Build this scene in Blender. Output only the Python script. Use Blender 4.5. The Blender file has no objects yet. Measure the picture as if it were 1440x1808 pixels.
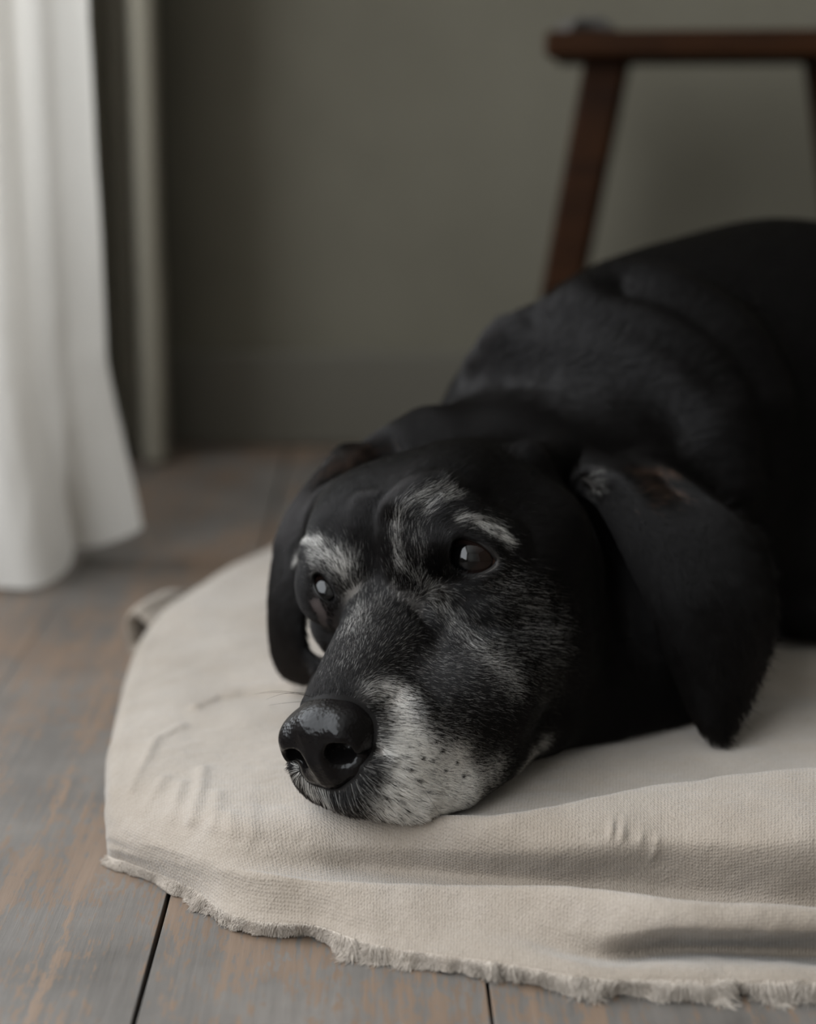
import bpy, math, random
import numpy as np
from mathutils import Vector, Matrix
from mathutils.bvhtree import BVHTree

C = bpy.context.scene.collection
DETAIL = 1.3      # grid refinement of the dog

# ------------------------------------------------------------------ camera, light, exposure
PITCH = math.radians(12.8); CAM_Z = 0.42
cam_d = bpy.data.cameras.new('camera'); cam = bpy.data.objects.new('camera', cam_d); C.objects.link(cam)
cam.location = (0, 0, CAM_Z); cam.rotation_euler = (math.pi/2 - PITCH, 0, 0)
cam_d.sensor_fit = 'HORIZONTAL'; cam_d.sensor_width = 24.0; cam_d.lens = 50.0
cam_d.clip_start = 0.02; cam_d.clip_end = 50
cam_d.dof.use_dof = True; cam_d.dof.focus_distance = 0.925; cam_d.dof.aperture_fstop = 2.6
sc = bpy.context.scene
sc.camera = cam
sc.view_settings.view_transform = 'Standard'; sc.view_settings.look = 'None'
sc.view_settings.exposure = 0.0; sc.view_settings.gamma = 1.0; sc.view_settings.use_curve_mapping = False
world = bpy.data.worlds.new('sky'); sc.world = world; world.use_nodes = True
world.node_tree.nodes['Background'].inputs[0].default_value = (0.62, 0.72, 0.85, 1)
world.node_tree.nodes['Background'].inputs[1].default_value = 0.6

def area(name, loc, rot, sx, sy, power, col):
    l = bpy.data.lights.new(name, 'AREA'); l.shape = 'RECTANGLE'; l.size = sx; l.size_y = sy
    l.energy = power; l.color = col
    o = bpy.data.objects.new(name, l); C.objects.link(o); o.location = loc; o.rotation_euler = rot
    return o
# overcast daylight coming in through the window of the left wall
WIN = dict(x=-0.74, y0=-1.70, y1=1.84, z0=0.36, z1=2.30)
area('window_daylight', (WIN['x']-0.10, (WIN['y0']+WIN['y1'])/2, (WIN['z0']+WIN['z1'])/2),
     (0, math.radians(-90), 0), WIN['z1']-WIN['z0'], WIN['y1']-WIN['y0'], 150.0, (0.925, 0.965, 1.0))

# ------------------------------------------------------------------ design helpers
_f = np.array([0, math.cos(PITCH), -math.sin(PITCH)]); _u = np.array([0, math.sin(PITCH), math.cos(PITCH)])
_r = np.array([1.0, 0, 0]); _c = np.array([0, 0, CAM_Z])
def W(px, py, z=None, Y=None):
    """point measured off the photograph: at height z, or at distance Y"""
    d = _f + (px-720)/3000*_r - (py-904)/3000*_u
    t = (z-CAM_Z)/d[2] if z is not None else Y/d[1]
    return _c + t*d
def proj(P):
    d = np.asarray(P) - _c; z = d@_f
    return np.stack([720+3000*(d@_r)/z, 904-3000*(d@_u)/z], -1)

rng = np.random.default_rng(7)

def tag(o, label=None, cat=None, group=None, kind=None):
    if label: o['label'] = label
    if cat: o['category'] = cat
    if group: o['group'] = group
    if kind: o['kind'] = kind
    return o

def mesh(name, V, F, mat=None, parent=None, smooth=True):
    m = bpy.data.meshes.new(name)
    V = np.asarray(V, dtype=np.float32)
    if isinstance(F, np.ndarray):
        n = F.shape[1]
        m.vertices.add(len(V)); m.vertices.foreach_set('co', V.ravel())
        m.loops.add(F.size); m.loops.foreach_set('vertex_index', F.astype(np.int32).ravel())
        m.polygons.add(len(F)); m.polygons.foreach_set('loop_start', (np.arange(len(F))*n).astype(np.int32))
        m.update(calc_edges=True)
    else:
        m.from_pydata([tuple(map(float, v)) for v in V], [], F)
    m.validate()
    if smooth:
        m.polygons.foreach_set('use_smooth', np.ones(len(m.polygons), dtype=bool))
    if mat: m.materials.append(mat)
    o = bpy.data.objects.new(name, m); C.objects.link(o)
    if parent: o.parent = parent
    return o

# value noise in 3D (numpy)
_NT = rng.random((32, 32, 32)).astype(np.float32)
def vnoise(P, scale):
    q = np.asarray(P, dtype=np.float64)*scale
    i = np.floor(q).astype(int); f = q-i; f = f*f*(3-2*f); out = 0
    for a in (0, 1):
        for b in (0, 1):
            for c in (0, 1):
                w = (f[..., 0] if a else 1-f[..., 0])*(f[..., 1] if b else 1-f[..., 1])*(f[..., 2] if c else 1-f[..., 2])
                out = out + w*_NT[(i[..., 0]+a) % 32, (i[..., 1]+b) % 32, (i[..., 2]+c) % 32]
    return out*2-1

# ------------------------------------------------------------------ materials
def new_mat(name):
    m = bpy.data.materials.new(name); m.use_nodes = True
    nt = m.node_tree; b = nt.nodes['Principled BSDF']
    return m, nt, b
def N(nt, t, **kw):
    n = nt.nodes.new(t)
    for k, v in kw.items():
        if k.startswith('_'): n.inputs[k[1:]].default_value = v
        else: setattr(n, k, v)
    return n
def noise(nt, vec, scale, detail=4, rough=0.55):
    n = nt.nodes.new('ShaderNodeTexNoise'); n.inputs['Scale'].default_value = scale
    n.inputs['Detail'].default_value = detail; n.inputs['Roughness'].default_value = rough
    if vec is not None: nt.links.new(vec, n.inputs['Vector'])
    return n.outputs['Fac']
def ramp(nt, fac, stops, interp='LINEAR'):
    n = nt.nodes.new('ShaderNodeValToRGB'); cr = n.color_ramp; cr.interpolation = interp
    while len(cr.elements) < len(stops): cr.elements.new(0.5)
    for e, (p, c) in zip(cr.elements, stops):
        e.position = p; e.color = (*c, 1) if len(c) == 3 else c
    nt.links.new(fac, n.inputs[0]); return n.outputs[0]
def mix(nt, fac, a, b, mode='MIX'):
    n = nt.nodes.new('ShaderNodeMix'); n.data_type = 'RGBA'; n.blend_type = mode
    for s, v in ((n.inputs[0], fac), (n.inputs[6], a), (n.inputs[7], b)):
        if hasattr(v, 'is_linked'): nt.links.new(v, s)
        elif isinstance(v, (int, float)): s.default_value = v
        else: s.default_value = (*v, 1)
    return n.outputs[2]
def bump(nt, h, strength, dist, normal=None):
    n = nt.nodes.new('ShaderNodeBump'); n.inputs['Strength'].default_value = strength
    n.inputs['Distance'].default_value = dist; nt.links.new(h, n.inputs['Height'])
    if normal is not None: nt.links.new(normal, n.inputs['Normal'])
    return n.outputs[0]
def math_n(nt, op, a, b=None):
    n = nt.nodes.new('ShaderNodeMath'); n.operation = op
    for s, v in zip(n.inputs, (a, b)):
        if v is None: continue
        if hasattr(v, 'is_linked'): nt.links.new(v, s)
        else: s.default_value = v
    return n.outputs[0]
def coords(nt, kind='Object', scale=(1, 1, 1)):
    t = nt.nodes.new('ShaderNodeTexCoord'); m = nt.nodes.new('ShaderNodeMapping'); m.inputs['Scale'].default_value = scale
    nt.links.new(t.outputs[kind], m.inputs[0]); return m.outputs[0]

def simple(name, col, rough=0.6, spec=0.4):
    m, nt, b = new_mat(name); b.inputs['Base Color'].default_value = (*col, 1)
    b.inputs['Roughness'].default_value = rough; b.inputs['Specular IOR Level'].default_value = spec
    return m

# plaster wall
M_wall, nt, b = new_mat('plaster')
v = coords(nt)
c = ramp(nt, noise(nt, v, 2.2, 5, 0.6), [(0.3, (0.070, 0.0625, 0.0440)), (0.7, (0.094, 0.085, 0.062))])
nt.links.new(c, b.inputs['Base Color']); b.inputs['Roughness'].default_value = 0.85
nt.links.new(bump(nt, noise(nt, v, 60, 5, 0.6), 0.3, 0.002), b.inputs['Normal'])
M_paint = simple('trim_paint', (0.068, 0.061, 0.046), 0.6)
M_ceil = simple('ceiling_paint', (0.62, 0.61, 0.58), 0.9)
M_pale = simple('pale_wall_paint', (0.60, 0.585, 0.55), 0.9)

# worn painted boards
M_floor, nt, b = new_mat('worn_boards')
v = coords(nt, 'Object', (1, 1, 1)); vs = coords(nt, 'Object', (38, 1.6, 38)); vf = coords(nt, 'Object', (190, 9, 190))
patch = noise(nt, v, 4.2, 5, 0.6); grain = noise(nt, vs, 1.0, 6, 0.65); fine = noise(nt, vf, 1.0, 4, 0.7)
paint = ramp(nt, noise(nt, v, 9, 6, 0.62), [(0.3, (0.072, 0.064, 0.057)), (0.5, (0.098, 0.088, 0.079)), (0.72, (0.132, 0.118, 0.105))])
wood = ramp(nt, grain, [(0.3, (0.098, 0.061, 0.037)), (0.7, (0.168, 0.110, 0.072))])
wear = math_n(nt, 'ADD', math_n(nt, 'MULTIPLY', patch, 0.9), math_n(nt, 'MULTIPLY', math_n(nt, 'ADD', grain, fine), 0.5))
speck = noise(nt, coords(nt, 'Object', (260, 60, 260)), 1.0, 3, 0.7)
wear = math_n(nt, 'ADD', wear, math_n(nt, 'MULTIPLY', math_n(nt, 'SUBTRACT', speck, 0.5), 0.8))
wf = ramp(nt, wear, [(0.92, (0, 0, 0)), (1.30, (0.78, 0.78, 0.78))])
col = mix(nt, wf, paint, wood)
streak = ramp(nt, fine, [(0.35, (0.80, 0.80, 0.80)), (0.62, (1, 1, 1))])
col = mix(nt, 0.8, col, streak, 'MULTIPLY')
nt.links.new(col, b.inputs['Base Color'])
nt.links.new(ramp(nt, patch, [(0.3, (0.42,)*3), (0.7, (0.62,)*3)]), b.inputs['Roughness'])
hh = math_n(nt, 'ADD', math_n(nt, 'MULTIPLY', fine, 0.6), grain)
nt.links.new(bump(nt, hh, 0.35, 0.0012), b.inputs['Normal'])
M_gap = simple('gap_dirt', (0.012, 0.009, 0.007), 0.95)

# linen curtain: lets some daylight through
M_curt, nt, b = new_mat('linen_curtain')
v = coords(nt)
c = ramp(nt, noise(nt, v, 7, 4), [(0.3, (0.69, 0.66, 0.62)), (0.7, (0.77, 0.74, 0.70))])
nt.links.new(c, b.inputs['Base Color']); b.inputs['Roughness'].default_value = 0.9
nt.links.new(bump(nt, noise(nt, v, 700, 3), 0.25, 0.001), b.inputs['Normal'])
tr = nt.nodes.new('ShaderNodeBsdfTranslucent'); tr.inputs[0].default_value = (0.72, 0.69, 0.645, 1)
ms = nt.nodes.new('ShaderNodeMixShader'); ms.inputs[0].default_value = 0.45
nt.links.new(b.outputs[0], ms.inputs[1]); nt.links.new(tr.outputs[0], ms.inputs[2])
nt.links.new(ms.outputs[0], nt.nodes['Material Output'].inputs[0])
M_drape = simple('grey_drape', (0.19, 0.174, 0.138), 0.9, 0.2)

# blanket: soft woven fleece
M_blank, nt, b = new_mat('blanket_fleece')
v = coords(nt)
uvn = nt.nodes.new('ShaderNodeUVMap'); uvn.uv_map = 'UVMap'
weave = nt.nodes.new('ShaderNodeTexWave'); weave.wave_type = 'BANDS'; weave.bands_direction = 'X'
weave.inputs['Scale'].default_value = 150; weave.inputs['Distortion'].default_value = 3.0; weave.inputs['Detail'].default_value = 2; weave.inputs['Detail Scale'].default_value = 2.0
weave2 = nt.nodes.new('ShaderNodeTexWave'); weave2.wave_type = 'BANDS'; weave2.bands_direction = 'Y'
weave2.inputs['Scale'].default_value = 150; weave2.inputs['Distortion'].default_value = 3.0; weave2.inputs['Detail'].default_value = 2; weave2.inputs['Detail Scale'].default_value = 2.0
nt.links.new(uvn.outputs[0], weave.inputs['Vector']); nt.links.new(uvn.outputs[0], weave2.inputs['Vector'])
wv = math_n(nt, 'MULTIPLY', weave.outputs['Fac'], weave2.outputs['Fac'])
fz = noise(nt, v, 650, 3, 0.6); fz2 = noise(nt, v, 170, 4, 0.6); big = noise(nt, v, 14, 4, 0.55)
c = ramp(nt, big, [(0.3, (0.205, 0.172, 0.138)), (0.55, (0.244, 0.209, 0.173)), (0.75, (0.268, 0.234, 0.200))])
c = mix(nt, 0.55, c, ramp(nt, fz, [(0.3, (0.80, 0.77, 0.74)), (0.65, (1, 1, 1))]), 'MULTIPLY')
nt.links.new(c, b.inputs['Base Color']); b.inputs['Roughness'].default_value = 0.95
b.inputs['Specular IOR Level'].default_value = 0.15
b.inputs['Sheen Weight'].default_value = 0.25; b.inputs['Sheen Roughness'].default_value = 0.5
nb = bump(nt, math_n(nt, 'ADD', math_n(nt, 'MULTIPLY', fz, 0.7), math_n(nt, 'ADD', math_n(nt, 'MULTIPLY', wv, 0.28), fz2)), 0.85, 0.0010)
nt.links.new(nb, b.inputs['Normal'])

# stool wood
M_stool, nt, b = new_mat('dark_walnut')
v = coords(nt, 'Object', (5, 30, 30))
c = ramp(nt, noise(nt, v, 1.5, 5, 0.6), [(0.3, (0.007, 0.0026, 0.0010)), (0.7, (0.020, 0.0072, 0.0022))])
nt.links.new(c, b.inputs['Base Color']); b.inputs['Roughness'].default_value = 0.6; b.inputs['Specular IOR Level'].default_value = 0.04
M_darkcloth = simple('dark_cloth', (0.045, 0.04, 0.035), 0.95)

# dog
M_skin, nt, b = new_mat('black_coat_skin')
at = nt.nodes.new('ShaderNodeAttribute'); at.attribute_name = 'coat'
nt.links.new(at.outputs['Color'], b.inputs['Base Color'])
b.inputs['Roughness'].default_value = 0.6; b.inputs['Specular IOR Level'].default_value = 0.1
M_fur, nt, b = new_mat('short_fur')
at = nt.nodes.new('ShaderNodeAttribute'); at.attribute_name = 'coat'
hb = nt.nodes.new('ShaderNodeBsdfHairPrincipled'); hb.model = 'CHIANG'; hb.parametrization = 'COLOR'
hb.inputs['Roughness'].default_value = 0.30; hb.inputs['Radial Roughness'].default_value = 0.5; hb.inputs['IOR'].default_value = 1.34
nt.links.new(at.outputs['Color'], hb.inputs['Color'])
df = nt.nodes.new('ShaderNodeBsdfDiffuse'); nt.links.new(at.outputs['Color'], df.inputs['Color'])
mh = nt.nodes.new('ShaderNodeMixShader'); mh.inputs[0].default_value = 0.50
nt.links.new(hb.outputs[0], mh.inputs[1]); nt.links.new(df.outputs[0], mh.inputs[2])
nt.links.new(mh.outputs[0], nt.nodes['Material Output'].inputs[0])
M_nose, nt, b = new_mat('wet_nose_leather')
v = coords(nt); vo = nt.nodes.new('ShaderNodeTexVoronoi'); vo.inputs['Scale'].default_value = 480; nt.links.new(v, vo.inputs['Vector'])
b.inputs['Base Color'].default_value = (0.0035, 0.003, 0.003, 1); b.inputs['Roughness'].default_value = 0.23
b.inputs['Specular IOR Level'].default_value = 0.15
nt.links.new(bump(nt, math_n(nt, 'ADD', vo.outputs['Distance'], math_n(nt, 'MULTIPLY', noise(nt, v, 180, 3), 1.2)), 0.35, 0.0006), b.inputs['Normal'])
M_eye, nt, b = new_mat('dog_eye')
tc = nt.nodes.new('ShaderNodeTexCoord'); sp = nt.nodes.new('ShaderNodeSeparateXYZ'); nt.links.new(tc.outputs['Normal'], sp.inputs[0])
iris = ramp(nt, sp.outputs['Z'], [(0.0, (0.17, 0.085, 0.045)), (0.46, (0.06, 0.032, 0.021)), (0.52, (0.003, 0.002, 0.002)), (0.64, (0.008, 0.0042, 0.003)), (0.80, (0.006, 0.0035, 0.003)), (0.86, (0.001, 0.001, 0.001))])
nt.links.new(iris, b.inputs['Base Color']); b.inputs['Roughness'].default_value = 0.12
b.inputs['Coat Weight'].default_value = 0.9; b.inputs['Coat Roughness'].default_value = 0.02; b.inputs['Coat IOR'].default_value = 1.36; b.inputs['Specular IOR Level'].default_value = 0.05
M_lid = simple('eyelid_skin', (0.006, 0.005, 0.0045), 0.5, 0.2)

# ------------------------------------------------------------------ the room
def box(name, x0, x1, y0, y1, z0, z1, mat, parent=None, bev=0.0):
    V = [(x, y, z) for x in (x0, x1) for y in (y0, y1) for z in (z0, z1)]
    F = [(0, 1, 3, 2), (4, 6, 7, 5), (0, 4, 5, 1), (2, 3, 7, 6), (0, 2, 6, 4), (1, 5, 7, 3)]
    o = mesh(name, V, F, mat, parent, smooth=False)
    if bev:
        md = o.modifiers.new('b', 'BEVEL'); md.width = bev; md.segments = 3
    return o
def multi_box(name, boxes, mat, bev=0.0):
    V = []; F = []
    for (x0, x1, y0, y1, z0, z1) in boxes:
        n = len(V); V += [(x, y, z) for x in (x0, x1) for y in (y0, y1) for z in (z0, z1)]
        F += [tuple(n+i for i in f) for f in ((0, 1, 3, 2), (4, 6, 7, 5), (0, 4, 5, 1), (2, 3, 7, 6), (0, 2, 6, 4), (1, 5, 7, 3))]
    o = mesh(name, V, F, mat, None, smooth=False)
    if bev:
        md = o.modifiers.new('b', 'BEVEL'); md.width = bev; md.segments = 2
    return o
YB = 2.26; XL = WIN['x']; XR = 2.6; YF = -2.2; ZC = 2.45
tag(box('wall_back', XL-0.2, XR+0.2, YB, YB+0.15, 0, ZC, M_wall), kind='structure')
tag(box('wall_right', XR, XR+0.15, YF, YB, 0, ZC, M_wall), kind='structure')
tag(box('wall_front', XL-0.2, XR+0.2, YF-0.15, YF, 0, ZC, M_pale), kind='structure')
w = WIN
tag(multi_box('wall_left', [(XL-0.2, XL, YF, w['y0'], 0, ZC), (XL-0.2, XL, w['y1'], YB, 0, ZC),
     (XL-0.2, XL, w['y0'], w['y1'], 0, w['z0']), (XL-0.2, XL, w['y0'], w['y1'], w['z1'], ZC)], M_pale), kind='structure')
tag(box('ceiling', XL-0.2, XR+0.15, YF-0.15, YB+0.15, ZC, ZC+0.1, M_ceil), kind='structure')
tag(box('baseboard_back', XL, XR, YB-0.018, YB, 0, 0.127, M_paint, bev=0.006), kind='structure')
# floorboards: one mesh, seams are real gaps over dark subfloor
bw = 0.1722; gap = 0.0026; x0 = -0.1316
boards = []
k0 = int(math.floor((XL-x0)/bw)); k1 = int(math.ceil((XR-x0)/bw))
for k in range(k0, k1):
    ga, gb = [{0: 0.0026, 1: 0.0018}.get(q, 0.0003) for q in (k, k+1)]
    boards.append((x0+k*bw+ga/2, x0+(k+1)*bw-gb/2, YF, YB, -0.02, 0))
fl = tag(multi_box('floor', boards, M_floor, bev=0.0005), kind='structure')
fl.rotation_euler = (0, 0, math.radians(1.0)); fl.location = (0.74*math.sin(math.radians(1.0)), 0, 0)
tag(box('floor_underlay', XL-0.2, XR+0.2, YF-0.2, YB+0.2, -0.05, -0.021, M_gap), kind='structure')
#ROOM_END

# ------------------------------------------------------------------ stool
def bar(name, a, b_, w_, d_, mat, parent, bev=0.004, taper=1.0):
    a = Vector(a); b_ = Vector(b_); z = (b_-a).normalized(); x = Vector((1, 0, 0)); x = (x - z*x.dot(z)).normalized(); y = z.cross(x)
    V = []
    for p, s in ((a, 1), (b_, taper)):
        for i, j in ((-1, -1), (1, -1), (1, 1), (-1, 1)):
            V.append(p + x*(i*w_/2*s) + y*(j*d_/2*s))
    F = [(3, 2, 1, 0), (4, 5, 6, 7), (0, 1, 5, 4), (1, 2, 6, 5), (2, 3, 7, 6), (3, 0, 4, 7)]
    o = mesh(name, V, F, mat, parent, smooth=False)
    md = o.modifiers.new('b', 'BEVEL'); md.width = bev; md.segments = 3
    return o
st = bpy.data.objects.new('stool', None); C.objects.link(st); st.location = (0.33, 1.95, 0)
tag(st, 'dark brown wooden stool with splayed legs standing behind the dog by the wall', 'stool')
st.rotation_euler = (0, 0, math.radians(-8))
box('seat', -0.170, 0.215, -0.135, 0.135, 0.490, 0.517, M_stool, st, 0.006)
for sx, dx in ((-1, -0.105), (1, 0.135)):
    for sy in (-1, 1):
        bar('leg', (dx, sy*0.075, 0.50), (dx+sx*0.088, sy*0.11, 0.0), 0.046, 0.040, M_stool, st, 0.006, 0.8)
# dark cloth lying on the end of the stool
cv = []; nu_, nv_ = 28, 18
for i in range(nu_):
    for j in range(nv_):
        a_ = math.pi*i/(nu_-1); b_ = -1+2*j/(nv_-1)
        w_ = 1-.25*b_*b_
        r_ = 1+.07*math.sin(5*a_+3*b_)+.05*math.sin(9*b_+a_)
        cv.append((0.192-math.cos(a_)*.030*w_*r_, 1.915+b_*.06, .5172+math.sin(a_)**.8*.017*w_*r_))
cl_ = mesh('folded_cloth', cv, [(i*nv_+j, (i+1)*nv_+j, (i+1)*nv_+j+1, i*nv_+j+1) for i in range(nu_-1) for j in range(nv_-1)]+[tuple(i*nv_ for i in range(nu_)), tuple(i*nv_+nv_-1 for i in range(nu_))[::-1], tuple([nv_-1-j for j in range(nv_)]+[(nu_-1)*nv_+j for j in range(nv_)])], M_darkcloth)
tag(cl_, 'small dark grey bundle of cloth lying on the left end of the stool seat', 'cloth')
#STOOL_END

# ------------------------------------------------------------------ splines
def catmull(P, n):
    """P (k,3) -> smooth polyline with n samples per span (centripetal-ish, clamped ends)"""
    P = np.asarray(P, float); k = len(P)
    Q = np.vstack([2*P[0]-P[1], P, 2*P[-1]-P[-2]]); out = []
    t = np.linspace(0, 1, n, endpoint=False)[:, None]
    for i in range(k-1):
        a, b_, c_, d = Q[i], Q[i+1], Q[i+2], Q[i+3]
        out.append(0.5*((2*b_) + (-a+c_)*t + (2*a-5*b_+4*c_-d)*t**2 + (-a+3*b_-3*c_+d)*t**3))
    out.append(P[-1:][None][0]); return np.vstack(out)
def catmull_grid(G, nu, nv):
    G = np.asarray(G, float)                       # (U, V, 3)
    A = np.stack([catmull(G[i], nv) for i in range(G.shape[0])])
    B = np.stack([catmull(A[:, j], nu) for j in range(A.shape[1])], 1)
    return B
def grid_faces(nu, nv, flip=False):
    i, j = np.meshgrid(np.arange(nu-1), np.arange(nv-1), indexing='ij'); i = i.ravel(); j = j.ravel()
    F = np.stack([i*nv+j, (i+1)*nv+j, (i+1)*nv+j+1, i*nv+j+1], 1)
    return F[:, ::-1].copy() if flip else F
def grid_normals(G):
    du = np.gradient(G, axis=0); dv = np.gradient(G, axis=1); n = np.cross(du, dv)
    return n/np.maximum(np.linalg.norm(n, axis=-1, keepdims=True), 1e-12)
def line_dist(P, L):
    """distance of points P (...,3) to polyline L"""
    best = None
    for a, b_ in zip(L[:-1], L[1:]):
        ab = b_-a; t = np.clip(((P-a)@ab)/(ab@ab), 0, 1); d = np.linalg.norm(P-(a+t[..., None]*ab), axis=-1)
        best = d if best is None else np.minimum(best, d)
    return best

# ------------------------------------------------------------------ curtains
def curtain(name, top, bottom, z_lo, z_hi, z_break, mat, label, cat, z0=0.006, amp=0.0015):
    T = catmull([(x, y, 0) for x, y in top], 14); B = catmull([(*p, z0)[:3] for p in bottom], 14)
    B = np.stack([np.interp(np.linspace(0, 1, len(T)), np.linspace(0, 1, len(B)), B[:, i]) for i in range(3)], 1)
    zs = np.concatenate([np.linspace(z0, z_break*1.4, 40), np.linspace(z_break*1.4, z_hi, 60)[1:]])
    G = np.zeros((len(T), len(zs), 3))
    s = np.clip(zs/z_break, 0, 1); s = s*s*(3-2*s)*0.35+s*0.65
    for j, z in enumerate(zs):
        p = B*(1-s[j]) + T*s[j]; G[:, j, :2] = p[:, :2]; G[:, j, 2] = z + (B[:, 2]-z0)*(1-min(1, z/z_break))**2
    n = grid_normals(G)
    G += n*(vnoise(G*np.array([1, 1, 0.12])+np.array([0, 0, 2.0]), 17)*amp*3 + vnoise(G*np.array([1, 1, 0.25]), 22)*amp*2 + vnoise(G*np.array([1, 1, 0.5])+3, 60)*amp)[..., None]
    G[:, :, 2] = np.maximum(G[:, :, 2], 0.003)
    o = mesh(name, G.reshape(-1, 3), grid_faces(G.shape[0], G.shape[1]), mat)
    return tag(o, label, cat)
curtain('curtain',
    [(-0.296, 1.648), (-0.304, 1.628), (-0.320, 1.612), (-0.338, 1.60), (-0.345, 1.56), (-0.338, 1.52), (-0.352, 1.495), (-0.378, 1.495), (-0.398, 1.515), (-0.425, 1.535), (-0.46, 1.525), (-0.50, 1.51), (-0.54, 1.52), (-0.58, 1.55), (-0.63, 1.53), (-0.69, 1.56)],
    [tuple(W(252, 930, z=.032)), tuple(W(225, 945, z=.025)), tuple(W(185, 958, z=.018)), tuple(W(150, 962, z=.014)), (-0.338, 1.655, .010), tuple(W(118, 996, z=.006)), tuple(W(100, 1022, z=.005)), tuple(W(75, 1035, z=.005)), tuple(W(40, 1040, z=.005)), tuple(W(-20, 1036, z=.006)), (-0.42, 1.51), (-0.46, 1.50), (-0.50, 1.49), (-0.54, 1.50), (-0.58, 1.53), (-0.63, 1.51), (-0.69, 1.55)],
    0, 2.25, 0.20, M_curt, 'long off-white linen curtain hanging in loose folds down to the floor', 'curtain')
curtain('drape',
    [(-0.338, 2.165), (-0.322, 2.15), (-0.303, 2.135), (-0.306, 2.115), (-0.325, 2.11), (-0.338, 2.13), (-0.344, 2.165), (-0.355, 2.20), (-0.375, 2.20), (-0.382, 2.13), (-0.40, 2.07), (-0.45, 2.17), (-0.50, 2.14), (-0.54, 2.17)],
    [(-0.338, 2.165), (-0.322, 2.15), (-0.303, 2.135), (-0.306, 2.115), (-0.325, 2.11), (-0.338, 2.13), (-0.344, 2.165), (-0.355, 2.20), (-0.375, 2.20), (-0.382, 2.13), (-0.40, 2.07), (-0.45, 2.17), (-0.50, 2.14), (-0.54, 2.17)],
    0, 2.25, 0.2, M_drape, 'narrow grey-beige drape hanging in the shadow behind the white curtain', 'curtain', amp=0.0006)
#CURTAIN_END

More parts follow.
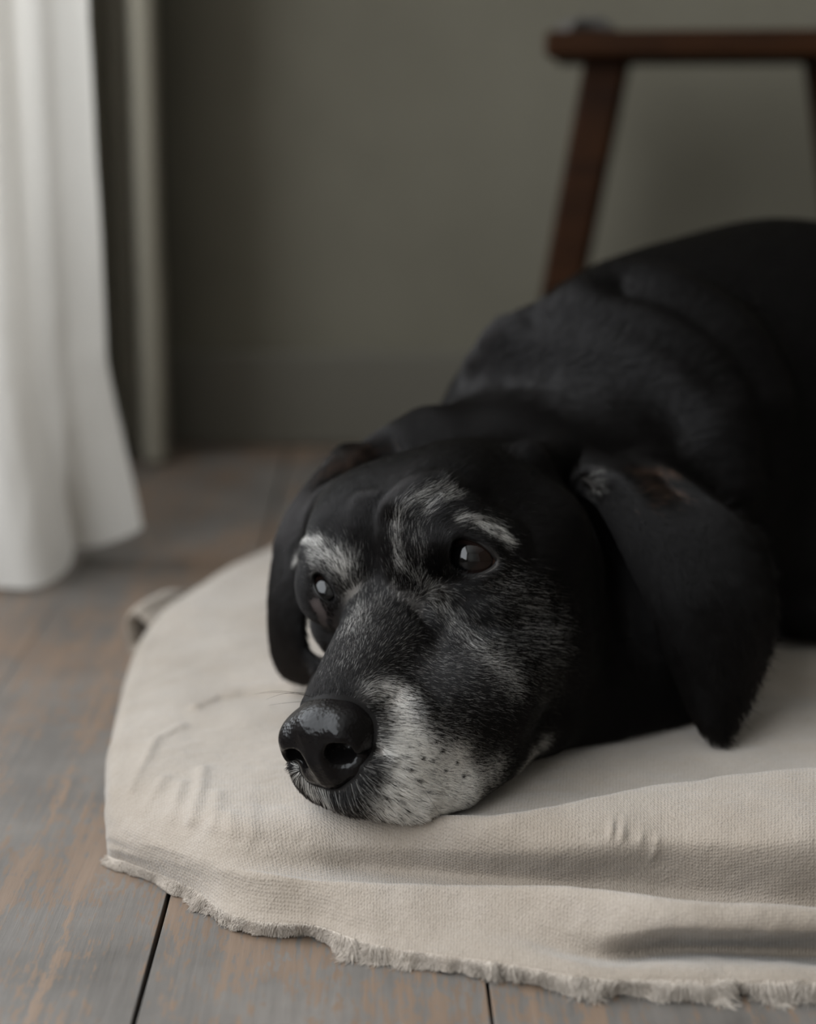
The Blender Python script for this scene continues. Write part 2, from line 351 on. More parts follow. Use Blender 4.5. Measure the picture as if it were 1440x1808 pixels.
# ------------------------------------------------------------------ blanket
def _col(rows):
    out = []
    for r in rows:
        if r[0] == 'h':                           # hidden valley behind the previous crest
            p = out[-1].copy(); out.append(np.array([p[0]*(1+r[1]), p[1]+r[1], r[2]]))
        elif r[0] == 'w': out.append(np.array(r[1:], float))
        else: out.append(W(r[0], r[1], z=r[2]))
    assert len(out) == 17, len(out)
    return out
Zt = 0.048
cols = [
 [(190,1514,.002),(190,1511,.0022),(189,1507,.0024),(189,1502,.0026),(188,1495,.003),(188,1487,.003),(188,1480,.003),(188,1470,.003),(187,1450,.003),(187,1425,.003),(187,1400,.003),(193,1340,.003),(212,1240,.003),(228,1190,.003),(246,1145,.003),(275,1100,.003),(281,1096,.002)],
 [(196,1524,.002),(196,1515,.005),(195,1507,.008),(193,1498,.011),(192,1488,.013),(190,1478,.016),(190,1468,.018),(190,1455,.020),(190,1435,.024),(190,1410,.027),(190,1385,.031),(196,1325,.034),(216,1230,.035),(235,1180,.035),(255,1125,.035),(288,1080,.035),(292,1086,.002)],
 [(245,1545,.002),(245,1532,.007),(243,1521,.011),(240,1511,.015),(236,1500,.018),(232,1489,.021),(230,1480,.0235),(228,1466,.0265),(226,1444,.0305),(224,1416,.0345),(226,1386,.0375),(234,1322,.042),(252,1230,.042),(268,1175,.042),(283,1122,.042),(306,1065,.042),(309,1071,.002)],
 [(330,1583,.002),(330,1568,.008),(328,1553,.013),(324,1538,.0175),(318,1526,.021),(313,1513,.0245),(310,1503,.027),(307,1488,.030),(302,1462,.0345),(299,1430,.039),(300,1393,.0425),(305,1320,.046),(315,1230,.046),(322,1170,.046),(330,1112,.046),(343,1043,.045),(346,1049,.002)],
 [(425,1643,.002),(428,1624,.009),(430,1603,.013),(430,1580,.018),(428,1560,.023),(425,1541,.028),(422,1530,.030),(418,1515,.032),(412,1490,.037),(408,1450,.045),(405,1410,.046),(405,1330,.047),(405,1230,.047),(405,1160,.047),(405,1090,.047),(405,1003,.046),(408,1010,.002)],
 [(555,1653,.002),(555,1637,.010),(555,1618,.014),(555,1598,.019),(553,1575,.025),(550,1553,.030),('h',.008,.027),(547,1528,.028),(540,1490,.037),(535,1445,.046),(530,1405,.047),(520,1330,Zt),(510,1230,Zt),(505,1160,Zt),(500,1090,Zt),(485,968,.046),(488,975,.002)],
 [(650,1690,.002),(652,1668,.010),(655,1645,.014),(655,1615,.020),(655,1585,.026),(655,1558,.031),('h',.012,.023),(652,1536,.022),(650,1490,.037),(648,1440,.048),(645,1410,.047),(640,1330,Zt),(630,1230,Zt),(615,1150,Zt),(595,1070,Zt),(540,940,.046),(542,948,.002)],
 [(870,1722,.002),(870,1702,.010),(870,1672,.015),(870,1640,.019),(870,1600,.027),(870,1563,.033),('h',.016,.018),(870,1549,.022),(870,1500,.041),(870,1446,.055),('h',.022,.0475),(875,1385,Zt),(880,1300,Zt),('w',.045,1.20,Zt),('w',.03,1.40,Zt),('w',.0,1.68,.046),('w',.0,1.70,.002)],
 [(1050,1751,.002),(1050,1731,.010),(1050,1705,.014),(1045,1688,.011),(1047,1642,.023),(1050,1570,.038),('h',.020,.014),(1050,1561,.022),(1050,1490,.048),(1050,1411,.061),('h',.024,.048),(1050,1350,Zt),(1050,1290,Zt),('w',.115,1.20,Zt),('w',.105,1.40,Zt),('w',.08,1.70,.046),('w',.08,1.72,.002)],
 [(1200,1758,.002),(1200,1735,.011),(1200,1697,.016),(1200,1677,.006),(1200,1643,.029),(1200,1583,.041),('h',.022,.012),(1200,1576,.020),(1200,1480,.052),(1200,1383,.065),('h',.026,.049),(1200,1330,Zt),(1200,1280,Zt),('w',.18,1.20,Zt),('w',.17,1.40,Zt),('w',.15,1.72,.046),('w',.15,1.74,.002)],
 [(1440,1757,.002),(1440,1737,.010),(1440,1702,.014),(1440,1682,.004),(1440,1648,.027),(1440,1600,.037),('h',.022,.012),(1440,1594,.018),(1440,1480,.055),(1440,1357,.070),('h',.030,.050),(1440,1305,Zt),(1440,1250,Zt),('w',.27,1.12,.038),('w',.27,1.30,Zt),('w',.25,1.73,.046),('w',.25,1.75,.002)],
 [(1800,1765,.002),(1800,1742,.010),(1800,1706,.014),(1800,1688,.004),(1800,1656,.025),(1800,1615,.034),('h',.022,.012),(1800,1606,.010),(1800,1480,.043),(1800,1345,.068),('h',.030,.050),(1800,1305,Zt),(1800,1250,Zt),('w',.42,1.12,.038),('w',.42,1.30,Zt),('w',.42,1.73,.046),('w',.42,1.75,.002)],
 [(3000,1770,.002),(3000,1745,.010),(3000,1710,.014),(3000,1690,.006),(3000,1660,.024),(3000,1630,.032),('h',.010,.026),(3000,1612,.030),(3000,1480,.046),(3000,1365,.058),('h',.026,.048),(3000,1305,Zt),(3000,1250,Zt),('w',.85,1.20,Zt),('w',.86,1.40,Zt),('w',.86,1.73,.046),('w',.86,1.75,.002)],
 [(3700,1765,.002),(3700,1742,.006),(3700,1710,.006),(3700,1690,.004),(3700,1660,.006),(3700,1630,.006),('h',.010,.005),(3700,1612,.006),(3700,1480,.006),(3700,1365,.006),('h',.026,.006),(3700,1305,.006),(3700,1250,.006),('w',1.1,1.20,.004),('w',1.1,1.40,.004),('w',1.1,1.73,.004),('w',1.1,1.75,.002)],
]
KG = np.array([_col(c_) for c_ in cols])
SU, SV = 60, 40
BG = catmull_grid(KG, SU, SV)
NU, NV = BG.shape[:2]
nB = grid_normals(BG); nB *= np.sign(nB[NU//2, NV//2, 2])
BG0 = BG.copy()
# soft folds and pulls of the cloth
disp = vnoise(BG*np.array([1, 1, 1]), 14)*0.0022 + vnoise(BG+5, 38)*0.0011 + vnoise(BG+9, 110)*0.0004
def ridge(L, width, h):
    L = np.array([W(x, y, z=z) for x, y, z in L]); d = line_dist(BG, L); return h*np.exp(-(d/width)**2)
disp += ridge([(345,1250,.046),(385,1232,.046),(430,1224,.047),(500,1224,.047),(550,1232,.047)], .0040, .0032)
disp -= ridge([(350,1243,.046),(390,1224,.046),(430,1215,.047),(500,1214,.047),(550,1219,.047)], .0022, .0022)
disp += ridge([(230,1392,.04),(250,1350,.044),(275,1305,.045),(320,1280,.046)], .004, .0022)
for k, (a, b_, h_) in enumerate([((358,1362),(342,1450),.0024), ((385,1405),(366,1490),.0015), ((322,1385),(285,1450),.0022), ((408,1440),(396,1510),.0012), ((290,1372),(248,1420),.0020), ((240,1400),(300,1440),.0014), ((260,1440),(330,1475),.0014), ((446,1430),(436,1500),.0008)]):
    disp += ridge([(a[0], a[1], .045), ((a[0]+b_[0])/2+4, (a[1]+b_[1])/2, .043), (b_[0], b_[1], .040)], .0042, h_*.95)
for x_, y0_, y1_, h_ in [(1035,1465,1530,.0013), (1075,1450,1560,.0018), (1095,1450,1545,.0015), (1130,1450,1530,.0009), (1160,1450,1520,.0008), (1055,1480,1550,.0010)]:
    disp += ridge([(x_+6, y0_, .055), (x_, (y0_+y1_)/2, .050), (x_-8, y1_, .040)], .0022, h_*1.3)
for x_, h_ in [(930,.0022), (905,.0016), (960,.0015)]:
    disp += ridge([(x_+15, 1590, .038), (x_, 1625, .032), (x_-10, 1655, .024)], .003, h_)
edge = np.clip(np.arange(NU)[:, None]/(SU*.8), 0, 1)*np.clip(np.arange(NV)[None]/(SV*.8), 0, 1)
vv = np.arange(NV)[None]/SV
edge = edge*(1-.95*np.exp(-((vv-6.1)/.9)**2))
BG = BG + nB*(disp*edge)[..., None]
# ragged hem
HM = int(SV*1.2)
hem = vnoise(BG[:, :HM]*np.array([1, .3, .3]), 60)*0.0035 + vnoise(BG[:, :HM]*np.array([1, .3, .3])+2, 160)*0.0025
BG[:, :HM, 1] += hem*(1-np.arange(HM)/HM)[None]
BG[:, :, 2] = np.maximum(BG[:, :, 2], 0.0018)
blanket = mesh('blanket', BG.reshape(-1, 3), grid_faces(NU, NV), M_blank)
uv = blanket.data.uv_layers.new(name='UVMap')
du = np.cumsum(np.linalg.norm(np.diff(BG0, axis=0, prepend=BG0[:1]), axis=-1).mean(1))
dv = np.cumsum(np.linalg.norm(np.diff(BG0, axis=1, prepend=BG0[:, :1]), axis=-1), 1)
UV = np.stack([np.broadcast_to(du[:, None], (NU, NV)), dv], -1).reshape(-1, 2)
li = np.zeros(len(blanket.data.loops), dtype=np.int32); blanket.data.loops.foreach_get('vertex_index', li)
uv.data.foreach_set('uv', UV[li].astype(np.float32).ravel())
md = blanket.modifiers.new('s', 'SOLIDIFY'); md.thickness = 0.0016; md.offset = -1
tag(blanket, 'thick cream fleece blanket folded on the floorboards under the dog, one ragged hem', 'blanket')
# rolled corner at the far left
ca_ = W(244, 1118, z=.0205); cb_ = ca_+np.array([.020, .050, .003])
axd = (cb_-ca_)/np.linalg.norm(cb_-ca_); up_ = np.array([0, 0, 1.0]); sd_ = np.cross(axd, up_); sd_ /= np.linalg.norm(sd_)
RV = []; prof = [(.60, .50), (.25, .50), (.05, .58), (-.03, .84), (-.02, .96), (.06, 1.02), (.25, 1.04), (.55, 1.0), (.85, .95), (1.15, .80), (1.35, .5)]
for t_, q_ in prof:
    for a_ in np.linspace(0, 2*np.pi, 40, endpoint=False):
        wob = 1+.10*math.sin(3*a_+1+2*t_)+.05*math.sin(5*a_)
        p_ = ca_+(cb_-ca_)*t_+sd_*math.cos(a_)*.0125*q_*wob+up_*math.sin(a_)*.0200*q_*wob; RV.append(p_)
RF = [(i*40+j, i*40+(j+1) % 40, (i+1)*40+(j+1) % 40, (i+1)*40+j) for i in range(len(prof)-1) for j in range(40)]
cc = mesh('rolled_corner', RV, RF, M_blank, blanket)
sm = cc.modifiers.new('s', 'SUBSURF'); sm.levels = 1; sm.render_levels = 2
#BLANKET_END

# ------------------------------------------------------------------ dog: implicit sculpt, meshed with surface nets
_yaw, _pit, _rol = math.radians(26.4), math.radians(11.7), math.radians(17.0)
_F = np.array([-math.sin(_yaw)*math.cos(_pit), -math.cos(_yaw)*math.cos(_pit), -math.sin(_pit)])
_L = np.array([math.cos(_yaw), -math.sin(_yaw), 0]); _U = np.cross(_F, _L); _U *= np.sign(_U[2])
HL = _L*math.cos(_rol) + _U*math.sin(_rol); HU = _U*math.cos(_rol) - _L*math.sin(_rol); HF = _F
HB = np.array([HF, HL, HU]); HO = np.array([-0.0082, 0.957, 0.1611]); HS = 1.138
def hp(f, l, u): return HO + HS*(f*HF + l*HL + u*HU)

class Field:
    def __init__(s, xs, ys, zs):
        s.x, s.y, s.z = [a.astype(np.float32) for a in (xs, ys, zs)]
        s.d = np.full((len(xs), len(ys), len(zs)), 0.5, np.float32)
    def sl(s, lo, hi):
        out = []
        for a, l, h in zip((s.x, s.y, s.z), lo, hi):
            out.append(slice(max(0, int(np.searchsorted(a, l))-1), min(len(a), int(np.searchsorted(a, h))+1)))
        return tuple(out)
    def pts(s, S): return s.x[S[0]][:, None, None], s.y[S[1]][None, :, None], s.z[S[2]][None, None, :]
    def comb(s, S, d, k, op):
        a = s.d[S]
        if op == 'sub': a2, b2 = -a, d
        elif op == 'int': a2, b2 = -a, -d
        else: a2, b2 = a, d
        if k > 0:
            h = np.maximum(k-np.abs(a2-b2), 0)/k; r = np.minimum(a2, b2) - h*h*k*0.25
        else: r = np.minimum(a2, b2)
        s.d[S] = r if op == 'add' else -r
    def ell(s, c, r, B=None, k=0.01, op='add'):
        c = np.asarray(c, float); r = np.asarray(r, float); B = np.eye(3) if B is None else np.asarray(B)
        e = np.sqrt(((B*r[:, None])**2).sum(0)) + k*1.2 + 0.004
        S = s.sl(c-e, c+e); X, Y, Z = s.pts(S)
        if 0 in [len(v.ravel()) for v in (X, Y, Z)]: return
        X, Y, Z = X-c[0], Y-c[1], Z-c[2]; k0 = 0; k1 = 0
        for i in range(3):
            q = X*B[i, 0]+Y*B[i, 1]+Z*B[i, 2]; k0 = k0+(q/r[i])**2; k1 = k1+(q/r[i]**2)**2
        k0 = np.sqrt(k0); d = k0*(k0-1)/np.maximum(np.sqrt(k1), 1e-6)
        s.comb(S, d, k, op)
    def cone(s, a, b_, ra, rb, k=0.01, op='add'):
        a = np.asarray(a, float); b_ = np.asarray(b_, float); m = max(ra, rb)+k*1.2+0.004
        S = s.sl(np.minimum(a, b_)-m, np.maximum(a, b_)+m); X, Y, Z = s.pts(S); ab = b_-a
        t = np.clip(((X-a[0])*ab[0]+(Y-a[1])*ab[1]+(Z-a[2])*ab[2])/(ab@ab), 0, 1)
        d = np.sqrt((X-a[0]-t*ab[0])**2+(Y-a[1]-t*ab[1])**2+(Z-a[2]-t*ab[2])**2) - (ra+(rb-ra)*t)
        s.comb(S, d, k, op)
    def path(s, P, R, k=0.01, op='add'):
        """one shape: union of cones along a polyline, blended into the body as a whole"""
        P = np.asarray(P, float); R = np.asarray(R, float); m = R.max()+k*1.2+0.004
        S = s.sl(P.min(0)-m, P.max(0)+m); X, Y, Z = s.pts(S); D = None
        for a, b_, ra, rb in zip(P[:-1], P[1:], R[:-1], R[1:]):
            ab = b_-a; t = np.clip(((X-a[0])*ab[0]+(Y-a[1])*ab[1]+(Z-a[2])*ab[2])/(ab@ab), 0, 1)
            d = np.sqrt((X-a[0]-t*ab[0])**2+(Y-a[1]-t*ab[1])**2+(Z-a[2]-t*ab[2])**2) - (ra+(rb-ra)*t)
            D = d if D is None else np.minimum(D, d)
        s.comb(S, D, k, op)
    def plate(s, G, R, k=0.006):
        """leaf of thickness 2R sampled on the point grid G"""
        P = G.reshape(-1, 3); R = np.broadcast_to(R, G.shape[:2]).ravel(); m = R.max()+k*1.3+0.004
        S0 = s.sl(P.min(0)-m, P.max(0)+m); D = np.full(s.d[S0].shape, 0.5, np.float32)
        xs, ys, zs = s.x[S0[0]], s.y[S0[1]], s.z[S0[2]]
        for p, r in zip(P, R):
            i = [slice(int(np.searchsorted(a, v-m)), int(np.searchsorted(a, v+m))) for a, v in zip((xs, ys, zs), p)]
            d = np.sqrt((xs[i[0]][:, None, None]-p[0])**2+(ys[i[1]][None, :, None]-p[1])**2+(zs[i[2]][None, None, :]-p[2])**2)-r
            D[tuple(i)] = np.minimum(D[tuple(i)], d)
        s.comb(S0, D, k, 'add')
    def sample(s, p):
        I = []; T = []
        for a, v in zip((s.x, s.y, s.z), p):
            i = min(max(int(np.searchsorted(a, v))-1, 0), len(a)-2); I.append(i); T.append((v-a[i])/(a[i+1]-a[i]))
        c = s.d[I[0]:I[0]+2, I[1]:I[1]+2, I[2]:I[2]+2]
        for t in T: c = c[0]*(1-t)+c[1]*t
        return float(c)
    def hit(s, x, y, n=700, y0=.80, y1=1.5):
        for Y in np.linspace(y0, y1, n):
            p = W(x, y, Y=Y)
            if s.sample(p) < 0: return p
        return W(x, y, Y=1.0)
    def ridge(s, P, r, rise, k, op='add'):
        """fold (or groove) following the surface; P = [(px, py, scale)]"""
        Q = []
        for x, y, w in P:
            p = s.hit(x, y); d = (p-_c)/np.linalg.norm(p-_c)
            Q.append(p + d*((r-rise)*w if op == 'add' else -(r-rise)*w))
        s.path(catmull(Q, 4), np.interp(np.linspace(0, 1, (len(Q)-1)*4+1), np.linspace(0, 1, len(Q)), [r*w for _, _, w in P]), k, op)
    def nets(s):
        d = s.d; ins = d < 0
        c = ins[:-1, :-1, :-1].astype(np.int8)
        cnt = np.zeros(c.shape, np.int8)
        for a in (0, 1):
            for b_ in (0, 1):
                for e in (0, 1):
                    cnt += ins[a:d.shape[0]-1+a, b_:d.shape[1]-1+b_, e:d.shape[2]-1+e]
        act = (cnt > 0) & (cnt < 8); I = np.argwhere(act); n = len(I)
        idx = np.full(c.shape, -1, np.int32); idx[act] = np.arange(n)
        A = (s.x, s.y, s.z); acc = np.zeros((n, 3)); num = np.zeros(n)
        for ax in range(3):
            o = [q for q in range(3) if q != ax]
            for a in (0, 1):
                for b_ in (0, 1):
                    J = I.copy(); J[:, o[0]] += a; J[:, o[1]] += b_; K = J.copy(); K[:, ax] += 1
                    da = d[tuple(J.T)]; db = d[tuple(K.T)]; cr = (da < 0) != (db < 0)
                    t = np.where(cr, da/np.where(cr, da-db, 1), 0)
                    P = np.stack([A[q][J[:, q]] for q in range(3)], 1).astype(float)
                    P[:, ax] += t*(A[ax][K[:, ax]]-A[ax][J[:, ax]])
                    acc += P*cr[:, None]; num += cr
        V = acc/num[:, None]; Fs = []
        for ax in range(3):
            o = [(ax+1) % 3, (ax+2) % 3]
            lo = [slice(None)]*3; hi = [slice(None)]*3; lo[ax] = slice(0, -1); hi[ax] = slice(1, None)
            e0 = ins[tuple(lo)]; e1 = ins[tuple(hi)]; E = np.argwhere(e0 != e1); flip = e0[tuple(E.T)]
            ok = (E[:, o[0]] > 0) & (E[:, o[1]] > 0) & (E[:, o[0]] < d.shape[o[0]]-1) & (E[:, o[1]] < d.shape[o[1]]-1)
            E = E[ok]; flip = flip[ok]
            def g(a, b_):
                K = E.copy(); K[:, o[0]] -= a; K[:, o[1]] -= b_; return idx[tuple(K.T)]
            Q = np.stack([g(1, 1), g(0, 1), g(0, 0), g(1, 0)], 1); Q[~flip] = Q[~flip][:, ::-1]
            Fs.append(Q)
        return V, np.vstack(Fs)

def axis_grid(fine0, fine1, step, lo, hi, grow=1.08, mx=0.012):
    a = list(np.arange(fine0, fine1, step)); st_ = step
    while a[-1] < hi: st_ = min(st_*grow, mx); a.append(a[-1]+st_)
    b_ = [fine0]; st_ = step
    while b_[-1] > lo: st_ = min(st_*grow, mx); b_.append(b_[-1]-st_)
    return np.array(b_[:0:-1]+a)

h_ = 0.0016/DETAIL
FD = Field(axis_grid(-0.105, 0.115, h_, -0.13, 1.06, 1.03, .009), axis_grid(0.83, 1.02, h_, 0.815, 1.66, 1.03, .007), axis_grid(0.044, 0.215, h_, 0.040, 0.40, 1.04, .007))
Hm = lambda f, r, k=0.01, op='add', B=HB: FD.ell(hp(*f), np.array(r)*HS, B, k, op)
def Hc(a, b_, ra, rb, k=0.01, op='add'): FD.cone(hp(*a), hp(*b_), ra*HS, rb*HS, k, op)

# trunk, rump, thigh, tail
FD.ell((.55, 1.42, .185), (.27, .165, .150), k=.05)
FD.ell((.80, 1.42, .165), (.17, .155, .125), k=.06)
FD.ell((.84, 1.27, .115), (.12, .065, .075), k=.03)
FD.cone((.78, 1.21, .075), (.98, 1.23, .08), .030, .030, k=.02)
FD.path([(.94, 1.46, .12), (1.0, 1.40, .075), (1.02, 1.28, .066), (1.0, 1.16, .062)], [.035, .026, .020, .012], k=.02)
# shoulders and neck rolls
FD.ell((.30, 1.38, .188), (.165, .16, .157), k=.05)
FD.ell((.205, 1.31, .178), (.148, .145, .148), k=.045)
FD.ell((.15, 1.23, .168), (.134, .126, .132), k=.035)
FD.ell((.068, 1.13, .141), (.103, .100, .101), k=.030)
FD.ell((.34, 1.29, .115), (.13, .115, .090), k=.04)
FD.ell((.125, 1.09, .095), (.085, .080, .070), k=.03)
# foreleg tucked under the chest
FD.path([(.40, 1.27, .14), (.47, 1.205, .088), (.33, 1.205, .078), (.27, 1.225, .072)], [.05, .033, .028, .024], k=.02)
# head
Hm((-.060, 0, .000), (.070, .064, .046), .02)
Hm((-.025, 0, .004), (.040, .050, .030), .02)
Hm((-.055, .030, -.030), (.062, .048, .052), .02)
Hm((-.055, -.030, -.030), (.062, .046, .052), .02)
Hc((-.005, .046, -.020), (-.06, .064, -.008), .012, .014, .018)
Hc((-.005, -.046, -.020), (-.06, -.064, -.008), .012, .014, .018)
Hc((.085, 0, -.044), (.0, 0, -.034), .025, .036, .015)
Hc((.088, 0, -.032), (.0, 0, -.012), .016, .023, .012)
for s_ in (1, -1):
    Hc((.080, s_*.014, -.055), (.02, s_*.034, -.060), .0225, .029, .012)
    Hc((.02, s_*.034, -.060), (-.035, s_*.046, -.060), .028, .028, .012)
Hc((.074, 0, -.072), (-.02, 0, -.078), .014, .028, .008)
Hm((-.06, .01, -.07), (.07, .055, .035), .02)
FD.path([W(640,1378,Y=.863), W(720,1398,Y=.871), W(800,1388,Y=.889), W(880,1332,Y=.924), W(935,1284,Y=.955)], [.0140,.0165,.0160,.0150,.012], .018)
FD.path([W(600,1365,Y=.880), W(560,1352,Y=.893), W(548,1320,Y=.93)], [.013,.012,.012], .008)
FD.path([W(930,1235,Y=.985), W(1030,1225,Y=1.015), W(1130,1205,Y=1.05)], [.034,.038,.04], .03)
# far ear base and forehead
FD.path([hp(-.050,-.052,.022), hp(-.075,-.066,.018)], [.020,.018], .03)
for s_ in (1, -1):
    Hm((.000, s_*.031, .014), (.017, .018, .010), .022)
    Hm((-.030, s_*.022, .032), (.035, .022, .014), .022)
FD.path([W(645,828,Y=1.09), W(700,800,Y=1.10), W(745,785,Y=1.11)], [.013,.016,.018], .03)
FD.ridge([(850,655,.3),(905,618,.9),(990,592,1),(1100,605,1),(1190,655,1),(1250,735,1),(1285,840,.6)], .022, .0050, .022)
FD.ridge([(1020,530,.3),(1090,525,.9),(1170,545,1),(1270,610,1),(1340,700,.6)], .024, .0050, .026)
FD.ridge([(930,565,.3),(1000,560,1),(1080,562,1),(1180,600,1),(1260,665,.7)], .010, -.0040, .022, 'sub')
FD.ridge([(880,672,.3),(950,650,1),(1040,648,1),(1130,690,1),(1190,760,.6)], .010, -.0035, .020, 'sub')
#HEAD_SHAPE

# eyes
def eyelid_setup(c_eye, r, ring_px):
    P = []
    for x, y in ring_px:
        d = W(x, y, Y=1.0)-_c; d /= np.linalg.norm(d); oc = _c-c_eye; b_ = oc@d; disc = b_*b_-(oc@oc-r*r)
        t = -b_-math.sqrt(max(disc, 0)); P.append(_c+t*d)
    P = np.array(P); ax = (P-c_eye).mean(0)/r*.35+(_c-c_eye)/np.linalg.norm(_c-c_eye); ax /= np.linalg.norm(ax)
    e1 = np.cross(ax, [0, 0, 1.0]); e1 /= np.linalg.norm(e1); e2 = np.cross(ax, e1)
    return P, ax, e1, e2
EYES = []
# folds of the brow and cheek
FD.ridge([(770,858,.5),(735,872,.8),(708,902,1),(702,950,1),(716,1000,1),(742,1045,.9),(785,1092,.7),(835,1140,.4)], .0075, .0030, .012)
FD.ridge([(683,930,.5),(684,975,1),(706,1030,1),(740,1075,.6)], .003, -.0008, .010, 'sub')
FD.ridge([(775,905,.5),(815,908,1),(855,922,1),(890,948,.8),(905,975,.4)], .0065, .0022, .010)
FD.ridge([(930,812,.6),(985,818,1),(1030,838,1),(1062,875,.9)], .012, .0045, .016)
FD.ridge([(648,900,.5),(636,950,1),(634,1000,.8)], .006, .0014, .014)
FD.ridge([(548,975,.5),(570,980,1),(597,994,1),(612,1022,.8)], .006, .0014, .010)
FD.ridge([(650,1228,.7),(680,1215,1),(712,1224,.8),(745,1255,.4)], .006, .0015, .010)
for ctr, r, ring, gaze in (
    ((834, 985), .0175, [(790,987),(792,969),(799,955),(812,949),(828,951),(846,958),(862,970),(872,982),(876,992),(868,1003),(852,1012),(834,1016),(816,1015),(802,1009),(794,999)], W(790, 985, Y=.90)),
    ((584, 1046), .0175, [(553,1018),(560,1012),(569,1014),(578,1021),(586,1032),(592,1045),(595,1058),(588,1066),(578,1064),(567,1056),(558,1043),(553,1030)], W(560, 1045, Y=.93))):
    ctr = FD.hit(*ctr); ctr = ctr + (ctr-_c)/np.linalg.norm(ctr-_c)*r*.80
    P, ax, e1, e2 = eyelid_setup(ctr, r*1.03, ring)
    FD.ell(ctr, (r*1.10,)*3, k=.012)
    m = r*2.0; S = FD.sl(ctr-m, ctr+m); X, Y, Z = FD.pts(S)
    q = np.stack(np.broadcast_arrays(X-ctr[0], Y-ctr[1], Z-ctr[2]), -1)
    za = q@ax; u_ = q@e1; v_ = q@e2
    R2 = np.stack([(P-ctr)@e1, (P-ctr)@e2], 1)
    R2 = catmull(np.column_stack([np.vstack([R2, R2[:1]]), np.zeros(len(R2)+1)]), 3)[:, :2]
    dd = np.full(u_.shape, 9.0); inside = np.zeros(u_.shape, bool)
    for a, b_ in zip(R2[:-1], R2[1:]):
        ab = b_-a; t = np.clip(((u_-a[0])*ab[0]+(v_-a[1])*ab[1])/max(ab@ab, 1e-9), 0, 1)
        dd = np.minimum(dd, np.hypot(u_-a[0]-t*ab[0], v_-a[1]-t*ab[1]))
        cr = ((a[1] > v_) != (b_[1] > v_)) & (u_ < (b_[0]-a[0])*(v_-a[1])/np.where(abs(b_[1]-a[1]) < 1e-9, 1e-9, b_[1]-a[1])+a[0]); inside ^= cr
    sd = np.maximum(np.where(inside, -dd, dd), .25*r-za)
    FD.comb(S, sd.astype(np.float32), .0022, 'sub')
    EYES.append((ctr, r, P, gaze))

# ears
def ear(rows, nu, nv, thick, k):
    G = np.array([[W(x, y, Y=Y) for x, y, Y in r] for r in rows]); G = catmull_grid(G, nu, nv)
    t = np.linspace(0, 1, G.shape[0])[:, None]; s = np.linspace(0, 1, G.shape[1])[None]
    R = thick*(1.25-.45*t)*(0.75+0.6*np.sin(np.pi*s)**.7)*(1-.45*t**6); FD.plate(G, R, k); return G
EAR_NEAR = ear([
    [(1020,836,1.070),(1075,822,1.075),(1130,815,1.095),(1190,832,1.125)],
    [(1052,868,1.020),(1110,860,1.026),(1190,864,1.052),(1262,894,1.095)],
    [(1096,950,1.000),(1160,938,.998),(1255,928,1.020),(1325,948,1.065)],
    [(1138,1040,.992),(1200,1033,.982),(1290,1022,1.000),(1352,1030,1.040)],
    [(1170,1120,.990),(1220,1117,.978),(1300,1112,.992),(1353,1115,1.022)],
    [(1200,1200,.990),(1238,1202,.979),(1295,1192,.988),(1332,1185,1.005)],
    [(1230,1262,.986),(1252,1266,.979),(1285,1256,.984),(1307,1245,.992)],
    [(1254,1300,.983),(1262,1303,.981),(1270,1301,.982),(1280,1292,.986)]], 18, 24, .0028, .012)
EAR_FAR = ear([
    [(590,815,1.105),(620,803,1.095),(650,812,1.08)],
    [(535,880,1.085),(570,865,1.065),(600,868,1.05)],
    [(502,940,1.070),(530,930,1.050),(565,935,1.03)],
    [(492,985,1.065),(512,985,1.045),(545,990,1.02)],
    [(484,1040,1.065),(505,1035,1.040),(538,1042,1.015)],
    [(482,1100,1.065),(500,1095,1.040),(530,1098,1.015)],
    [(486,1150,1.070),(506,1145,1.045),(535,1140,1.015)],
    [(500,1185,1.080),(520,1178,1.050),(555,1168,1.01)],
    [(528,1204,1.085),(545,1196,1.050),(585,1190,1.00)]], 16, 20, .0032, .010)
# hollow behind the nose leather
for s_ in (1, -1):
    FD.ell(hp(.108, s_*.0125, -.0395), np.array([.020, .0090, .0090])*HS, HB, .003, 'sub')
    FD.cone(hp(.114, s_*.0125, -.0425), hp(.100, s_*.0245, -.0455), .0045, .0028, .003, 'sub')
FD.ell(hp(.116, 0, -.045), np.array([.012, .020, .015])*HS, HB, .004, 'sub')
#EARS_END
# rests on the blanket
S = (slice(None),)*3; Z = FD.pts(S)[2]
ZREST = 0.0495
FD.comb(S, np.broadcast_to((ZREST-Z), FD.d.shape).astype(np.float32), .010, 'int')
DV, DF = FD.nets()
dog = bpy.data.objects.new('dog', None); C.objects.link(dog); dog.location = (0.3, 1.3, 0.0485)
tag(dog, 'old black dog with grey muzzle and brows lying with its chin on the cream blanket', 'dog')
def child(o, p):
    o.parent = p; o.matrix_parent_inverse = Matrix.Translation(-p.location); return o
body = child(mesh('body', DV, DF, M_skin), dog)

